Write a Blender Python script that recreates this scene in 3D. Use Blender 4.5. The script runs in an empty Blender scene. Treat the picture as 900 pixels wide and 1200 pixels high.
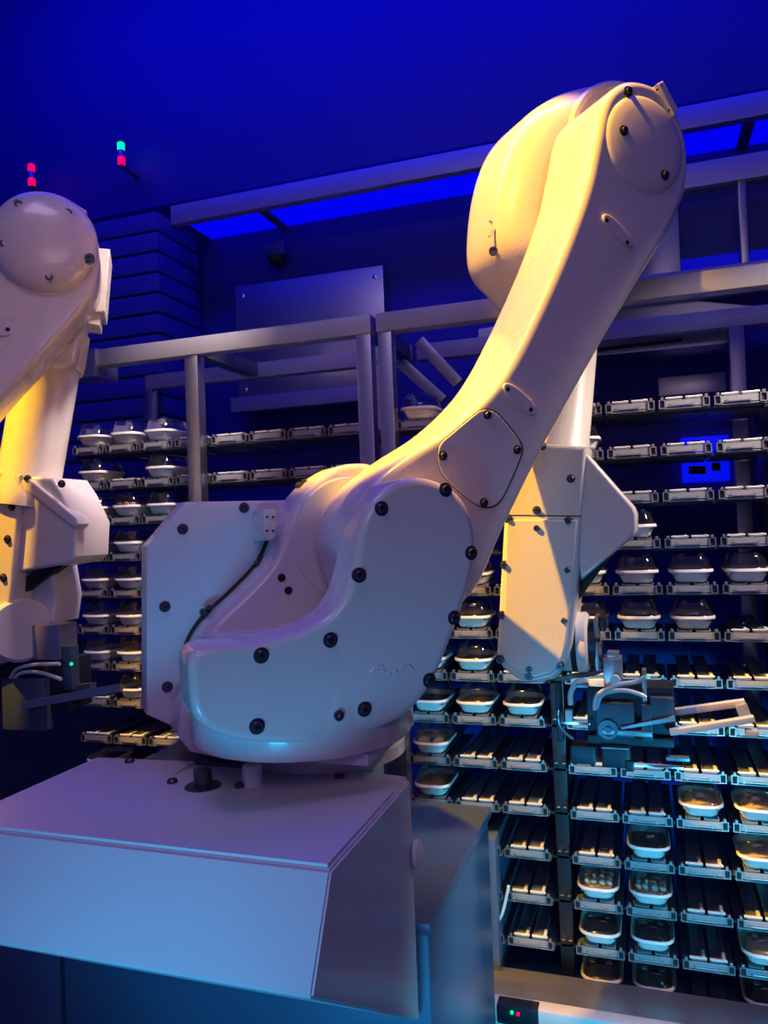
import bpy, bmesh, math, random
from math import sin, cos, pi, radians
from mathutils import Vector, Matrix
from mathutils.geometry import tessellate_polygon

random.seed(7)
C = bpy.context.scene.collection

# ------------------------------------------------------------------ camera
F, PITCH, ROLL, YAW = 900.0, 0.0177, 0.0368, 0.3232      # solved from the rack's grid of slots
CAM = Vector((0, 0, 1.7))
RIGHT = Vector((cos(YAW), sin(YAW), 0)); FWD = Vector((-sin(YAW), cos(YAW), 0)); UP = Vector((0, 0, 1))
cd = bpy.data.cameras.new('camera'); cam = bpy.data.objects.new('camera', cd); C.objects.link(cam)
cd.sensor_fit = 'VERTICAL'; cd.sensor_height = 36; cd.sensor_width = 27; cd.lens = 27; cd.clip_start = .02
_f = FWD * cos(PITCH) + UP * sin(PITCH); _u = RIGHT.cross(_f)
_r2 = RIGHT * cos(ROLL) - _u * sin(ROLL); _u2 = RIGHT * sin(ROLL) + _u * cos(ROLL)
M = Matrix((_r2, _u2, -_f)).transposed().to_4x4(); M.translation = CAM
cam.matrix_world = M
bpy.context.scene.camera = cam

# ------------------------------------------------------------------ world, lights, exposure
sc = bpy.context.scene
sc.view_settings.view_transform = 'Standard'; sc.view_settings.look = 'None'
sc.view_settings.gamma = 1; sc.view_settings.use_curve_mapping = False
sc.view_settings.exposure = 0.0
w = bpy.data.worlds.new('world'); sc.world = w; w.use_nodes = True
w.node_tree.nodes['Background'].inputs[0].default_value = (.20, .18, 1, 1)
w.node_tree.nodes['Background'].inputs[1].default_value = .15

def lamp(name, kind, loc, target, energy, color, size=.3, size_y=None, spot=60, blend=.3):
    l = bpy.data.lights.new(name, kind); l.energy = energy; l.color = color
    if kind == 'AREA':
        l.size = size
        if size_y: l.shape = 'RECTANGLE'; l.size_y = size_y
    elif kind == 'SPOT': l.spot_size = radians(spot); l.spot_blend = blend; l.shadow_soft_size = size
    else: l.shadow_soft_size = size
    o = bpy.data.objects.new(name, l); C.objects.link(o); o.location = loc
    o.rotation_euler = (Vector(target) - Vector(loc)).to_track_quat('-Z', 'Y').to_euler()
    return o

def camspace(x, d, z): return CAM + RIGHT * x + FWD * d + UP * z
# warm stage spot high on the left, the hall's ceiling lamps behind the viewer, blue LED wash, added overhead and teal fills
lamp('warm_spot', 'SPOT', camspace(-.40, 1.42, 2.45), camspace(.45, 1.85, .60), 600, (1, .49, .0), .04, spot=34, blend=.25)
lamp('warm_spot', 'SPOT', camspace(-2.1, 1.68, 2.35), camspace(.33, 1.95, -.02), 1700, (1, .50, .0), .03, spot=12, blend=.3)
lamp('warm_spot', 'SPOT', camspace(-2.3, 1.7, 1.9), camspace(-1.14, 2.36, -.02), 560, (1, .50, .0), .04, spot=24, blend=.4)
lamp('hall_lamp', 'AREA', camspace(.1, -.5, 1.0), camspace(-.15, 1.9, -.2), 4.0, (1, .72, .95), 1.0, .6)
lamp('overhead_fill', 'AREA', camspace(-.7, .7, 2.2), camspace(-.5, 1.2, -.5), 7, (.74, .52, 1), .8, .5)  # added fill that brightens upward faces in lilac, no known fixture
lamp('rack_lamp', 'SPOT', camspace(1.5, 1.7, .95), camspace(.55, 2.45, -.40), 115, (1, .80, .66), .12, spot=62, blend=.6)
lamp('rack_lamp', 'SPOT', camspace(-.35, 2.25, 1.6), camspace(-1.12, 3.0, -.25), 180, (1, .78, .66), .10, spot=38, blend=.5)
lamp('teal_haze_fill', 'SPOT', camspace(-.7, .05, -1.15), camspace(-.4, 1.1, -.85), 85, (.03, .45, .92), .25, spot=50, blend=.8)  # added teal fill in place of haze reflected in the front glass
lamp('teal_haze_fill', 'SPOT', camspace(.75, .1, -1.2), camspace(.5, 2.5, -1.2), 230, (.02, .52, .85), .15, spot=48, blend=.7)  # second added teal fill, tints the lower right rack like the haze
lamp('blue_wash', 'AREA', (-.9, 2.2, 4.6), (-.9, 3.3, 3.1), 62, (.002, .006, 1), 4.5, .3)

# ------------------------------------------------------------------ photograph -> place
def ray(px, py):
    x, y = px - 450, py - 600
    x0, y0 = cos(ROLL) * x - sin(ROLL) * y, sin(ROLL) * x + cos(ROLL) * y
    X, u = x0 / F, -y0 / F
    return RIGHT * X + FWD * (cos(PITCH) - u * sin(PITCH)) + UP * (sin(PITCH) + u * cos(PITCH))
def hit(px, py, n, d):
    r = ray(px, py); return CAM + r * ((d - n.dot(CAM)) / n.dot(r))
def aty(px, py, y): return hit(px, py, Vector((0, 1, 0)), y)
def atz(px, py, z): return hit(px, py, Vector((0, 0, 1)), z)
def atx(px, py, x): return hit(px, py, Vector((1, 0, 0)), x)
def atd(px, py, d): return hit(px, py, FWD, FWD.dot(CAM) + d)

# ------------------------------------------------------------------ materials
MATS = {}
def mat(name, color, rough=.5, metal=0, coat=0, bump=0, bscale=200, var=0, vscale=6, emit=None, es=0, rvar=0):
    m = bpy.data.materials.new(name); m.use_nodes = True; nt = m.node_tree; N = nt.nodes; L = nt.links
    b = N['Principled BSDF']
    b.inputs['Base Color'].default_value = (*color, 1); b.inputs['Roughness'].default_value = rough
    b.inputs['Metallic'].default_value = metal; b.inputs['Coat Weight'].default_value = coat
    b.inputs['Coat Roughness'].default_value = .08
    tc = N.new('ShaderNodeTexCoord')
    if var:
        t = N.new('ShaderNodeTexNoise'); t.inputs['Scale'].default_value = vscale; t.inputs['Detail'].default_value = 6
        L.new(tc.outputs['Object'], t.inputs['Vector'])
        x = N.new('ShaderNodeMix'); x.data_type = 'RGBA'
        x.inputs['A'].default_value = (*[c * (1 - var) for c in color], 1); x.inputs['B'].default_value = (*[min(1, c * (1 + var)) for c in color], 1)
        L.new(t.outputs['Fac'], x.inputs['Factor']); L.new(x.outputs['Result'], b.inputs['Base Color'])
    if rvar:
        t = N.new('ShaderNodeTexNoise'); t.inputs['Scale'].default_value = 14
        L.new(tc.outputs['Object'], t.inputs['Vector'])
        r = N.new('ShaderNodeMapRange'); r.inputs['To Min'].default_value = max(0, rough - rvar); r.inputs['To Max'].default_value = rough + rvar
        L.new(t.outputs['Fac'], r.inputs['Value']); L.new(r.outputs['Result'], b.inputs['Roughness'])
    if bump:
        t = N.new('ShaderNodeTexNoise'); t.inputs['Scale'].default_value = bscale
        L.new(tc.outputs['Object'], t.inputs['Vector'])
        bp = N.new('ShaderNodeBump'); bp.inputs['Strength'].default_value = bump; bp.inputs['Distance'].default_value = .002
        L.new(t.outputs['Fac'], bp.inputs['Height']); L.new(bp.outputs['Normal'], b.inputs['Normal'])
    if emit:
        b.inputs['Emission Color'].default_value = (*emit, 1); b.inputs['Emission Strength'].default_value = es
    MATS[name] = m
    return m
def brushed(name, color, rough, axis, metal=1):
    m = mat(name, color, rough, metal); nt = m.node_tree; N = nt.nodes; L = nt.links; b = N['Principled BSDF']
    tc = N.new('ShaderNodeTexCoord'); mp = N.new('ShaderNodeMapping'); L.new(tc.outputs['Object'], mp.inputs['Vector'])
    mp.inputs['Scale'].default_value = axis
    t = N.new('ShaderNodeTexNoise'); t.inputs['Scale'].default_value = 30; t.inputs['Detail'].default_value = 4; L.new(mp.outputs['Vector'], t.inputs['Vector'])
    r = N.new('ShaderNodeMapRange'); r.inputs['To Min'].default_value = rough - .12; r.inputs['To Max'].default_value = rough + .15
    L.new(t.outputs['Fac'], r.inputs['Value']); L.new(r.outputs['Result'], b.inputs['Roughness'])
    return m
mat('paint', (.78, .72, .66), .28, 0, .5, .10, 260, .03, 5, rvar=.06)
mat('paint_rough', (.77, .71, .64), .34, 0, .35, .35, 120, .03, 5)
mat('cover', (.70, .67, .68), .42, 0, .15, .05, 200, .05, 3, rvar=.08)
mat('bolt', (.10, .10, .12), .32, .8)
mat('chrome', (.8, .8, .82), .16, 1)
mat('rubber', (.012, .013, .018), .6)
mat('hole', (.01, .01, .012), .8)
mat('black_metal', (.03, .034, .05), .42, .5, 0, 0, 0, .2, 20)
mat('dark_metal', (.06, .085, .14), .42, .1, 0, .1, 60, .2, 8)
mat('grey_metal', (.36, .36, .40), .36, .75, var=.12, vscale=30)
mat('lane_plate', (.34, .34, .37), .38, .2, var=.1, vscale=20)
mat('rack_floor', (.11, .15, .21), .45, 0, var=.2, vscale=12)
mat('lane_strip', (.26, .28, .33), .36, .3, var=.2, vscale=30)
mat('tray', (.86, .83, .82), .36, 0, .1, var=.03, vscale=20)
mat('food_brown', (.42, .24, .13), .6, bump=.6, bscale=90, var=.35, vscale=60)
mat('food_pale', (.66, .55, .42), .6, bump=.6, bscale=90, var=.25, vscale=60)
mat('food_cream', (.72, .66, .50), .55, bump=.5, bscale=70, var=.2, vscale=50)
mat('food_dark', (.07, .055, .05), .4, bump=.4, bscale=60, var=.4, vscale=40)
mat('brass', (.8, .5, .2), .3, 1)  # orange of warm light on the pins put into their colour
mat('cable', (.62, .62, .66), .42, 0, .1)
mat('wall', (.010, .012, .26), .6, 0, 0, .1, 30, .1, 3)
mat('siding', (.022, .03, .30), .5, 0, 0, .1, 30, .12, 4)
mat('floor', (.05, .09, .16), .4, 0, 0, .1, 30, .15, 4)
mat('plinth', (.09, .13, .22), .35, .1, 0, .05, 40, .15, 5)
mat('panel_blue', (.05, .07, .34), .5)
mat('led_blue', (.01, .01, .1), .5, emit=(0, .0, 1), es=.85)
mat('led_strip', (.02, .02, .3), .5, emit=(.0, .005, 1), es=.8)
mat('led_green', (.0, .2, .05), .4, emit=(.0, 1, .25), es=2.0)
mat('led_red', (.2, .0, .02), .4, emit=(1, .0, .05), es=2.0)
mat('led_white', (.3, .5, .5), .4, emit=(.3, 1, .8), es=1.0)
brushed('steel', (.50, .50, .54), .34, (1, 1, 40))
brushed('steel_beam', (.40, .39, .43), .45, (1, 40, 40), .5)
def clear(name, tint, gloss, dif):
    m = bpy.data.materials.new(name); m.use_nodes = True; nt = m.node_tree; N = nt.nodes; L = nt.links
    N.remove(N['Principled BSDF']); out = N['Material Output']
    tr = N.new('ShaderNodeBsdfTransparent'); tr.inputs[0].default_value = (*tint, 1)
    gl = N.new('ShaderNodeBsdfGlossy'); gl.inputs['Roughness'].default_value = .08; gl.inputs[0].default_value = (.9, .9, .9, 1)
    df = N.new('ShaderNodeBsdfDiffuse'); df.inputs[0].default_value = (.8, .8, .82, 1)
    fr = N.new('ShaderNodeFresnel'); fr.inputs['IOR'].default_value = 1.5
    ml = N.new('ShaderNodeMath'); ml.operation = 'MULTIPLY'; ml.inputs[1].default_value = gloss; L.new(fr.outputs[0], ml.inputs[0])
    x1 = N.new('ShaderNodeMixShader'); x1.inputs[0].default_value = dif; L.new(tr.outputs[0], x1.inputs[1]); L.new(df.outputs[0], x1.inputs[2])
    x2 = N.new('ShaderNodeMixShader'); L.new(ml.outputs[0], x2.inputs[0]); L.new(x1.outputs[0], x2.inputs[1]); L.new(gl.outputs[0], x2.inputs[2])
    L.new(x2.outputs[0], out.inputs['Surface']); MATS[name] = m
clear('lid', (.96, .96, .98), .8, .006)
clear('window_glass', (.45, .5, .75), 1.0, .03)

# ------------------------------------------------------------------ mesh helpers
def empty(name, loc, parent=None):
    o = bpy.data.objects.new(name, None); C.objects.link(o); o.empty_display_size = .1
    o.location = loc
    return o
def tag(o, label=None, cat=None, group=None, kind=None):
    if label: o['label'] = label
    if cat: o['category'] = cat
    if group: o['group'] = group
    if kind: o['kind'] = kind
    return o
def finish(bm, name, m, parent=None, smooth=35, loc=None):
    bmesh.ops.recalc_face_normals(bm, faces=bm.faces)
    me = bpy.data.meshes.new(name); bm.to_mesh(me); bm.free()
    for p in me.polygons: p.use_smooth = True
    me.set_sharp_from_angle(angle=radians(smooth))
    me.materials.append(MATS[m])
    return link(me, name, parent, loc)
def link(me, name, parent=None, loc=None, rot=None):
    o = bpy.data.objects.new(name, me); C.objects.link(o)
    if parent:
        o.parent = parent
        w = parent; acc = Vector((0, 0, 0))
        while w: acc += w.location; w = w.parent     # parents are never rotated
        o.location = (Vector(loc) if loc is not None else Vector((0, 0, 0))) - acc
    elif loc is not None: o.location = loc
    if rot is not None: o.rotation_euler = rot
    return o
def abox(bm, lo, hi, bev=0):
    """axis aligned box"""
    r = bmesh.ops.create_cube(bm, size=1)
    vs = r['verts']
    for v in vs:
        v.co = Vector([lo[i] + (v.co[i] + .5) * (hi[i] - lo[i]) for i in range(3)])
    if bev:
        es = list({e for v in vs for e in v.link_edges})
        bmesh.ops.bevel(bm, geom=es, offset=bev, segments=2, affect='EDGES', profile=.6)
    return bm
def obox(bm, c, ax, half, bev=0):
    """box with axes ax (3 vectors) and half sizes"""
    vs = bmesh.ops.create_cube(bm, size=2)['verts']
    for v in vs:
        v.co = Vector(c) + ax[0] * (v.co[0] * half[0]) + ax[1] * (v.co[1] * half[1]) + ax[2] * (v.co[2] * half[2])
    if bev:
        es = list({e for v in vs for e in v.link_edges})
        bmesh.ops.bevel(bm, geom=es, offset=bev, segments=2, affect='EDGES', profile=.6)
    return bm
def box(name, lo, hi, m, parent=None, bev=.004):
    bm = bmesh.new(); abox(bm, lo, hi, bev)
    return finish(bm, name, m, parent, 20)
def basis(d):
    d = d.normalized(); t = Vector((0, 0, 1)) if abs(d.z) < .9 else Vector((1, 0, 0))
    a = d.cross(t).normalized(); return a, d.cross(a).normalized(), d
def lathe(bm, base, axis, prof, n=32):
    """prof: (radius, distance along the axis) pairs"""
    a, b, d = basis(Vector(axis)); base = Vector(base); rings = []
    for r, h in prof:
        rings.append([bm.verts.new(base + d * h + (a * cos(2 * pi * k / n) + b * sin(2 * pi * k / n)) * max(r, 1e-5)) for k in range(n)])
    for i in range(len(rings) - 1):
        for k in range(n):
            bm.faces.new((rings[i][k], rings[i][(k + 1) % n], rings[i + 1][(k + 1) % n], rings[i + 1][k]))
    bm.faces.new(rings[0]); bm.faces.new(rings[-1])
    return bm
def smooth_path(pts, n=6, closed=False):
    P = [Vector(p) for p in pts]; out = []; L = len(P)
    for i in range(L if closed else L - 1):
        p0 = P[(i - 1) % L] if closed or i > 0 else P[i]; p1 = P[i]; p2 = P[(i + 1) % L]
        p3 = P[(i + 2) % L] if closed or i + 2 < L else P[i + 1]
        for k in range(n):
            t = k / n
            out.append(.5 * ((2 * p1) + (p2 - p0) * t + (2 * p0 - 5 * p1 + 4 * p2 - p3) * t * t + (3 * p1 - p0 - 3 * p2 + p3) * t ** 3))
    if not closed: out.append(P[-1])
    return out
def tube(bm, pts, r, n=8, smooth=5):
    pts = smooth_path(pts, smooth) if smooth > 1 else [Vector(p) for p in pts]
    rings = []; prev = None
    for i, p in enumerate(pts):
        d = (pts[min(i + 1, len(pts) - 1)] - pts[max(i - 1, 0)]).normalized()
        if prev is None: a = basis(d)[0]
        else: a = (prev - d * prev.dot(d)).normalized()
        prev = a; b = d.cross(a)
        rr = r[min(i * len(r) // len(pts), len(r) - 1)] if isinstance(r, (list, tuple)) else r
        rings.append([bm.verts.new(p + (a * cos(2 * pi * k / n) + b * sin(2 * pi * k / n)) * rr) for k in range(n)])
    for i in range(len(rings) - 1):
        for k in range(n): bm.faces.new((rings[i][k], rings[i][(k + 1) % n], rings[i + 1][(k + 1) % n], rings[i + 1][k]))
    bm.faces.new(rings[0]); bm.faces.new(rings[-1])
    return bm
def inset2(poly, d):
    """offset a counter-clockwise 2-D outline inwards"""
    out = []; n = len(poly)
    for i in range(n):
        p, a, b = poly[i], poly[i - 1], poly[(i + 1) % n]
        e1 = (p - a); e2 = (b - p)
        if e1.length < 1e-7: e1 = e2
        if e2.length < 1e-7: e2 = e1
        n1 = Vector((-e1.y, e1.x)).normalized(); n2 = Vector((-e2.y, e2.x)).normalized()
        m = (n1 + n2); k = m.length
        if k < .2: out.append(p + n1 * d); continue
        m.normalize(); out.append(p + m * (d / max(.5, m.dot(n1))))
    return out
class Frame:
    """a vertical plane in the place: origin, tangent t, normal n (towards the viewer)"""
    def __init__(s, o, n):
        s.o = Vector(o); s.n = Vector(n).normalized(); s.t = s.n.cross(UP) * -1
        if s.t.dot(RIGHT) < 0: s.t = -s.t
    def P(s, px, py, d=0): return hit(px, py, s.n, s.n.dot(s.o) + d)
    def uv(s, px, py, d=0):
        q = s.P(px, py, d) - s.o; return Vector((q.dot(s.t), q.z))
    def W(s, uv, d): return s.o + s.t * uv[0] + UP * uv[1] + s.n * d
    def prism(s, bm, poly, d0, d1, rf=.0, rb=.0, seg=4):
        """solid between depth d0 (back) and d1 (front) with rounded rims; poly in frame coordinates"""
        ar = sum(poly[i - 1].x * poly[i].y - poly[i].x * poly[i - 1].y for i in range(len(poly)))
        if ar < 0: poly = poly[::-1]
        levels = []
        if rb:
            for k in range(seg + 1):
                a = pi / 2 * k / seg; levels.append((rb * (1 - sin(a)), d0 + rb * (1 - cos(a))))
        else: levels.append((0, d0))
        if rf:
            for k in range(seg + 1):
                a = pi / 2 * k / seg; levels.append((rf * (1 - cos(a)), d1 - rf * (1 - sin(a))))
        else: levels.append((0, d1))
        if rf: levels.append((rf + .0025, d1))
        if rb: levels.insert(0, (rb + .0025, d0))
        outl = [inset2(poly, ins) if ins else poly for ins, d in levels]
        rings = [[bm.verts.new(s.W(p, d)) for p in ol] for ol, (ins, d) in zip(outl, levels)]
        n = len(poly)
        for i in range(len(rings) - 1):
            for k in range(n): bm.faces.new((rings[i][k], rings[i][(k + 1) % n], rings[i + 1][(k + 1) % n], rings[i + 1][k]))
        for ring, ol in ((rings[0], outl[0]), (rings[-1], outl[-1])):
            for tri in tessellate_polygon([[Vector((p.x, p.y, 0)) for p in ol]]):
                try: bm.faces.new([ring[i] for i in tri])
                except ValueError: pass
        return bm
    def trace(s, pts, d, sm=0):
        q = [s.uv(*p, d) for p in pts]
        if sm: q = [Vector((v.x, v.y)) for v in smooth_path([(a.x, a.y, 0) for a in q], sm, True)]
        return q

# =================================================================== THE SETTING
def struct(name, lo, hi, m, bev=.004): return tag(box(name, lo, hi, m, None, bev), kind='structure')
struct('floor', (-4, -.6, -.1), (2.6, 3.6, 0), 'floor')
struct('ceiling', (-4, -.6, 5.0), (2.6, 3.6, 5.1), 'wall')
struct('wall_back', (-4, 3.45, 0), (2.6, 3.6, 5.0), 'wall')
struct('wall_left', (-4.1, -.6, 0), (-4, 3.6, 5.0), 'wall')
struct('wall_right', (2.6, -.6, 0), (2.7, 3.6, 5.0), 'wall')
struct('wall_bulkhead', (-4, 3.22, 3.31), (2.6, 3.45, 5.0), 'wall')

# overhead canopy: pale fascia, blue light panels on its underside
cn = tag(empty('light_canopy', (-.5, 3.3, 3.2)), 'long pale canopy strip under the ceiling with glowing blue panels beneath', 'light fixture')
box('fascia', (-2.09, 3.17, 3.185), (2.3, 3.215, 3.275), 'steel_beam', cn)
xs = [-2.05, -1.62, -.55, .45, 1.4, 2.3]
for i in range(5):
    box('light_panel', (xs[i] + .02, 3.22, 3.195), (xs[i + 1] - .02, 3.44, 3.215), 'led_blue', cn)
    box('divider', (xs[i + 1] - .022, 3.215, 3.185), (xs[i + 1] + .022, 3.445, 3.22), 'dark_metal', cn)

# panelled block of horizontal boards at the left
sd = tag(empty('panelled_enclosure', (-2.6, 3.25, 1.7)), 'dark blue enclosure clad in horizontal boards behind the left robot', 'enclosure')
box('core', (-3.2, 3.08, 0), (-2.11, 3.40, 3.2), 'dark_metal', sd)
zz = 1.2
while zz < 3.18:
    box('board', (-3.22, 3.05, zz), (-2.085, 3.41, zz + .086), 'siding', sd, .008); zz += .096

# =================================================================== RACKS
RY, PW, SW, Q, V0 = 2.546, .16, .1434, .1441, 2.0316
def lane_meshes():
    out = {}
    bm = bmesh.new(); abox(bm, (.014, 0, .004), (SW - .014, .004, .025), .001); abox(bm, (.012, .0, -.002), (SW - .012, .03, 0.001)); out['front_plate'] = bm, 'lane_plate'
    bm = bmesh.new()
    abox(bm, (0, -.004, .000), (.020, .0, .003)); abox(bm, (0, -.004, .025), (.020, 0, .028)); abox(bm, (0, -.004, .003), (.003, 0, .025)); abox(bm, (.017, -.004, .003), (.020, 0, .025)); abox(bm, (.006, -.006, .028), (.014, .006, .036), .001); out['clip'] = bm, 'grey_metal'
    bm = bmesh.new(); abox(bm, (.003, .002, .003), (.017, .02, .025)); out['clip_core'] = bm, 'rubber'
    bm = bmesh.new(); abox(bm, (0, 0, 0), (.042, .40, .003)); abox(bm, (0, 0, .003), (.003, .40, .007)); abox(bm, (.039, 0, .003), (.042, .40, .007)); out['rail_strip'] = bm, 'lane_strip'
    bm = bmesh.new(); abox(bm, (0, 0, 0), (.050, .010, .005), .001); abox(bm, (.036, 0, 0), (.046, .05, .006), .001); out['stop_bar'] = bm, 'tray'
    bm = bmesh.new(); abox(bm, (.035, -.006, .006), (.098, -.001, .011), .001); abox(bm, (.03, -.004, .004), (.037, .0, .014)); abox(bm, (.096, -.004, .004), (.103, 0, .014)); out['latch_bar'] = bm, 'grey_metal'
    bm = bmesh.new(); abox(bm, (-.004, .012, -.004), (SW + .004, .40, -.001)); out['under_tray'] = bm, 'rack_floor'
    res = {}
    for k, (b, m) in out.items():
        bmesh.ops.recalc_face_normals(b, faces=b.faces); me = bpy.data.meshes.new(k); b.to_mesh(b and me); b.free(); me.materials.append(MATS[m]); res[k] = me
    return res
LM = lane_meshes()
def lane(rack, x, r, bare=False):
    z = V0 - r * Q; p = Vector((x, RY, z))
    ln = link(LM['front_plate'], 'lane', rack, p)
    for dx in (-.002, SW - .018): link(LM['clip'], 'clip', ln, p + Vector((dx, 0, 0))); link(LM['clip_core'], 'clip_core', ln, p + Vector((dx, 0, 0)))
    link(LM['rail_strip'], 'rail_strip', ln, p + Vector((.024, .004, .027))); link(LM['rail_strip'], 'rail_strip', ln, p + Vector((.078, .004, .027)))
    if bare:
        link(LM['stop_bar'], 'stop_bar', ln, p + Vector((.018, .004, .031))); link(LM['stop_bar'], 'stop_bar', ln, p + Vector((.076, .004, .031)))
    link(LM['latch_bar'], 'latch_bar', ln, p)
    link(LM['under_tray'], 'under_tray', ln, p)
L0, A0, B0 = -2.168, -.633, -.093
TRAYS = {'L': {0: (0, 1, 2), 1: (0, 2), 2: (0, 1, 2), 3: (0, 1), 4: (0, 1), 5: (0, 1), 6: (0, 1), 7: (1,), 9: (0,)},
         'A': {0: (-1,), 4: (0,), 5: (0,), 6: (-1, 0), 7: (-1, 0, 1), 8: (-1,), 9: (-1,)},
         'B': {1: (-1,), 3: (0,), 4: (-1, 0, 1, 2), 5: (-1, 0, 1), 9: (1, 2), 10: (0, 2), 11: (-1, 0), 12: (-1, 0, 2), 13: (-1, 0, 2)}}
rackL = tag(empty('tray_rack', (-1.5, 2.7, 0)), 'tall steel tray rack behind the big robot on the left, its lanes cut by posts', 'rack')
rackR = tag(empty('tray_rack', (-.2, 2.7, 0)), 'tall steel tray rack on the right filling the background beside the gripper', 'rack')
def post(rack, x, y0, wid=.055, dep=.05, z0=0, z1=2.36, m='steel'): return box('post', (x - wid / 2, y0, z0), (x + wid / 2, y0 + dep, z1), m, rack, .003)
for x in (-1.565, -.882): post(rackL, x, 2.475)
for x in (-2.11, -1.0): post(rackL, x, 2.97, .05)
box('top_beam', (-2.05, 2.47, 2.36), (-.852, 2.53, 2.425), 'steel_beam', rackL, .003)
box('top_beam', (-2.12, 2.97, 2.36), (-.852, 3.02, 2.425), 'steel_beam', rackL, .003)
box('cross_beam', (-1.60, 2.53, 2.365), (-1.545, 2.97, 2.42), 'dark_metal', rackL, .003)
box('cross_beam', (-.907, 2.53, 2.365), (-.855, 2.97, 2.42), 'dark_metal', rackL, .003)
box('end_bracket', (-2.13, 2.46, 2.32), (-1.98, 2.60, 2.43), 'steel', rackL, .006)
post(rackR, -.805, 2.475, .05)
box('base_deck', (-.545, 2.30, .20), (1.6, 2.53, .235), 'grey_metal', rackR, .003)
post(rackR, .345, 2.97, .05)
post(rackR, .60, 2.475, .05)
for x in (-.29, .415):
    dv = box('divider', (x - .022, 2.60, 0.2), (x + .022, 2.99, 2.05), 'black_metal', rackR, .003)
    for r in range(3, 13):
        for dx in (-.016, .008): box('pin', (x + dx, 2.585, V0 - r * Q + .015), (x + dx + .012, 2.60, V0 - r * Q + .020), 'brass', dv, .001)
box('side_panel', (-.535, 2.50, .16), (-.497, 2.99, .66), 'plinth', rackR, .003)
box('top_beam', (-.832, 2.47, 2.36), (1.6, 2.53, 2.425), 'steel_beam', rackR, .003)
box('top_beam', (-.832, 2.97, 2.36), (1.6, 3.02, 2.425), 'steel_beam', rackR, .003)
box('base_shelf', (-.545, 2.54, .09), (1.6, 3.0, .12), 'plinth', rackR, .003)
box('base_rail', (-.66, 2.25, .225), (1.6, 2.30, .285), 'cover', rackR, .006)
for r in range(0, 12):
    z = V0 - r * Q
    box('shelf_rail', (-2.2, 2.60, z - .012), (-.9, 2.63, z - .003), 'black_metal', rackL, .001)
for r in range(0, 14):
    z = V0 - r * Q
    box('shelf_rail', (-.80, 2.60, z - .012), (1.0, 2.63, z - .003), 'black_metal', rackR, .001)
for r in range(0, 11):
    for c in range(0, 8):
        if c > 2 and r > 2: continue                     # hidden by the big robot
        lane(rackL, L0 + c * PW, r, c not in TRAYS['L'].get(r, ()))
for r in range(0, 14):
    for c in (-1, 0, 1): 
        if c == -1 and r > 9: continue
        if r < 4 and c == 1 : continue
        if r == 13: continue
        lane(rackR, A0 + c * PW, r, c not in TRAYS['A'].get(r, ()))
    for c in (-1, 0, 1, 2, 3): lane(rackR, B0 + c * PW + (.06 if c == 3 else 0), r, c not in TRAYS['B'].get(r, ()))

bm = bmesh.new(); tube(bm, [aty(596, 1038, 2.53), aty(592, 1058, 2.53), aty(588, 1072, 2.53), aty(583, 1080, 2.53)], .005, 8); finish(bm, 'hook', 'tray', rackR)
# ------------------------------------------------------------------ meal trays
def rrect(w, d, rad, n=4):
    o = []
    for cx, cy, a0 in ((w / 2 - rad, d / 2 - rad, 0), (-w / 2 + rad, d / 2 - rad, pi / 2), (-w / 2 + rad, -d / 2 + rad, pi), (w / 2 - rad, -d / 2 + rad, 1.5 * pi)):
        for k in range(n + 1):
            a = a0 + pi / 2 * k / n; o.append((cx + rad * cos(a), cy + rad * sin(a)))
    return o
def shell(levels, cap=(True, False)):
    bm = bmesh.new(); rings = []
    for w, d, rad, z in levels: rings.append([bm.verts.new((x, y, z)) for x, y in rrect(w, d, rad)])
    n = len(rings[0])
    for i in range(len(rings) - 1):
        for k in range(n): bm.faces.new((rings[i][k], rings[i][(k + 1) % n], rings[i + 1][(k + 1) % n], rings[i + 1][k]))
    if cap[0]: bm.faces.new(rings[0])
    if cap[1]: bm.faces.new(rings[-1])
    return bm
TW, TD = .131, .19
def mesh_of(bm, name, m, sm=40):
    bmesh.ops.recalc_face_normals(bm, faces=bm.faces); me = bpy.data.meshes.new(name); bm.to_mesh(me); bm.free()
    for p in me.polygons: p.use_smooth = True
    me.set_sharp_from_angle(angle=radians(sm)); me.materials.append(MATS[m]); return me
TB = mesh_of(shell([(.080, .137, .022, 0), (.088, .145, .026, .003), (.114, .172, .036, .029), (TW - .006, TD - .006, .041, .0295), (TW, TD, .044, .032), (TW, TD, .044, .0385), (TW - .004, TD - .004, .042, .041), (.117, .176, .036, .040), (.092, .149, .026, .006)], (True, True)), 'tray_base', 'tray')
LD = mesh_of(shell([(TW - .002, TD - .002, .043, .0415), (TW - .006, TD - .006, .041, .045), (.118, .176, .037, .047), (.104, .160, .034, .076), (.096, .152, .032, .081), (.090, .146, .030, .081)], (False, True)), 'lid', 'lid')
_b = bmesh.new()
abox(_b, (-.009, -.072, .0815), (.009, -.062, .089), .002)
LT = mesh_of(_b, 'lid_tab', 'lid')
def ball(r, m, name, sq=.8):
    bm = bmesh.new(); bmesh.ops.create_icosphere(bm, subdivisions=2, radius=r)
    for v in bm.verts: v.co *= 1 + random.uniform(-.06, .06); v.co.z *= sq
    return mesh_of(bm, name, m)
BALL = ball(.015, 'food_brown', 'meatball'); EGG = ball(.022, 'food_pale', 'bun', .75); NUG = ball(.012, 'food_pale', 'nugget', .7)
def mound(m, h, name):
    bm = bmesh.new(); bmesh.ops.create_grid(bm, x_segments=10, y_segments=14, size=.5)
    for v in bm.verts:
        x, y = v.co.x * 2, v.co.y * 2; v.co = Vector((v.co.x * .105, v.co.y * .16, .025 + h * max(0, (1 - x * x) * (1 - y * y)) ** .5 + random.uniform(-.002, .002)))
    return mesh_of(bm, name, m, 80)
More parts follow.
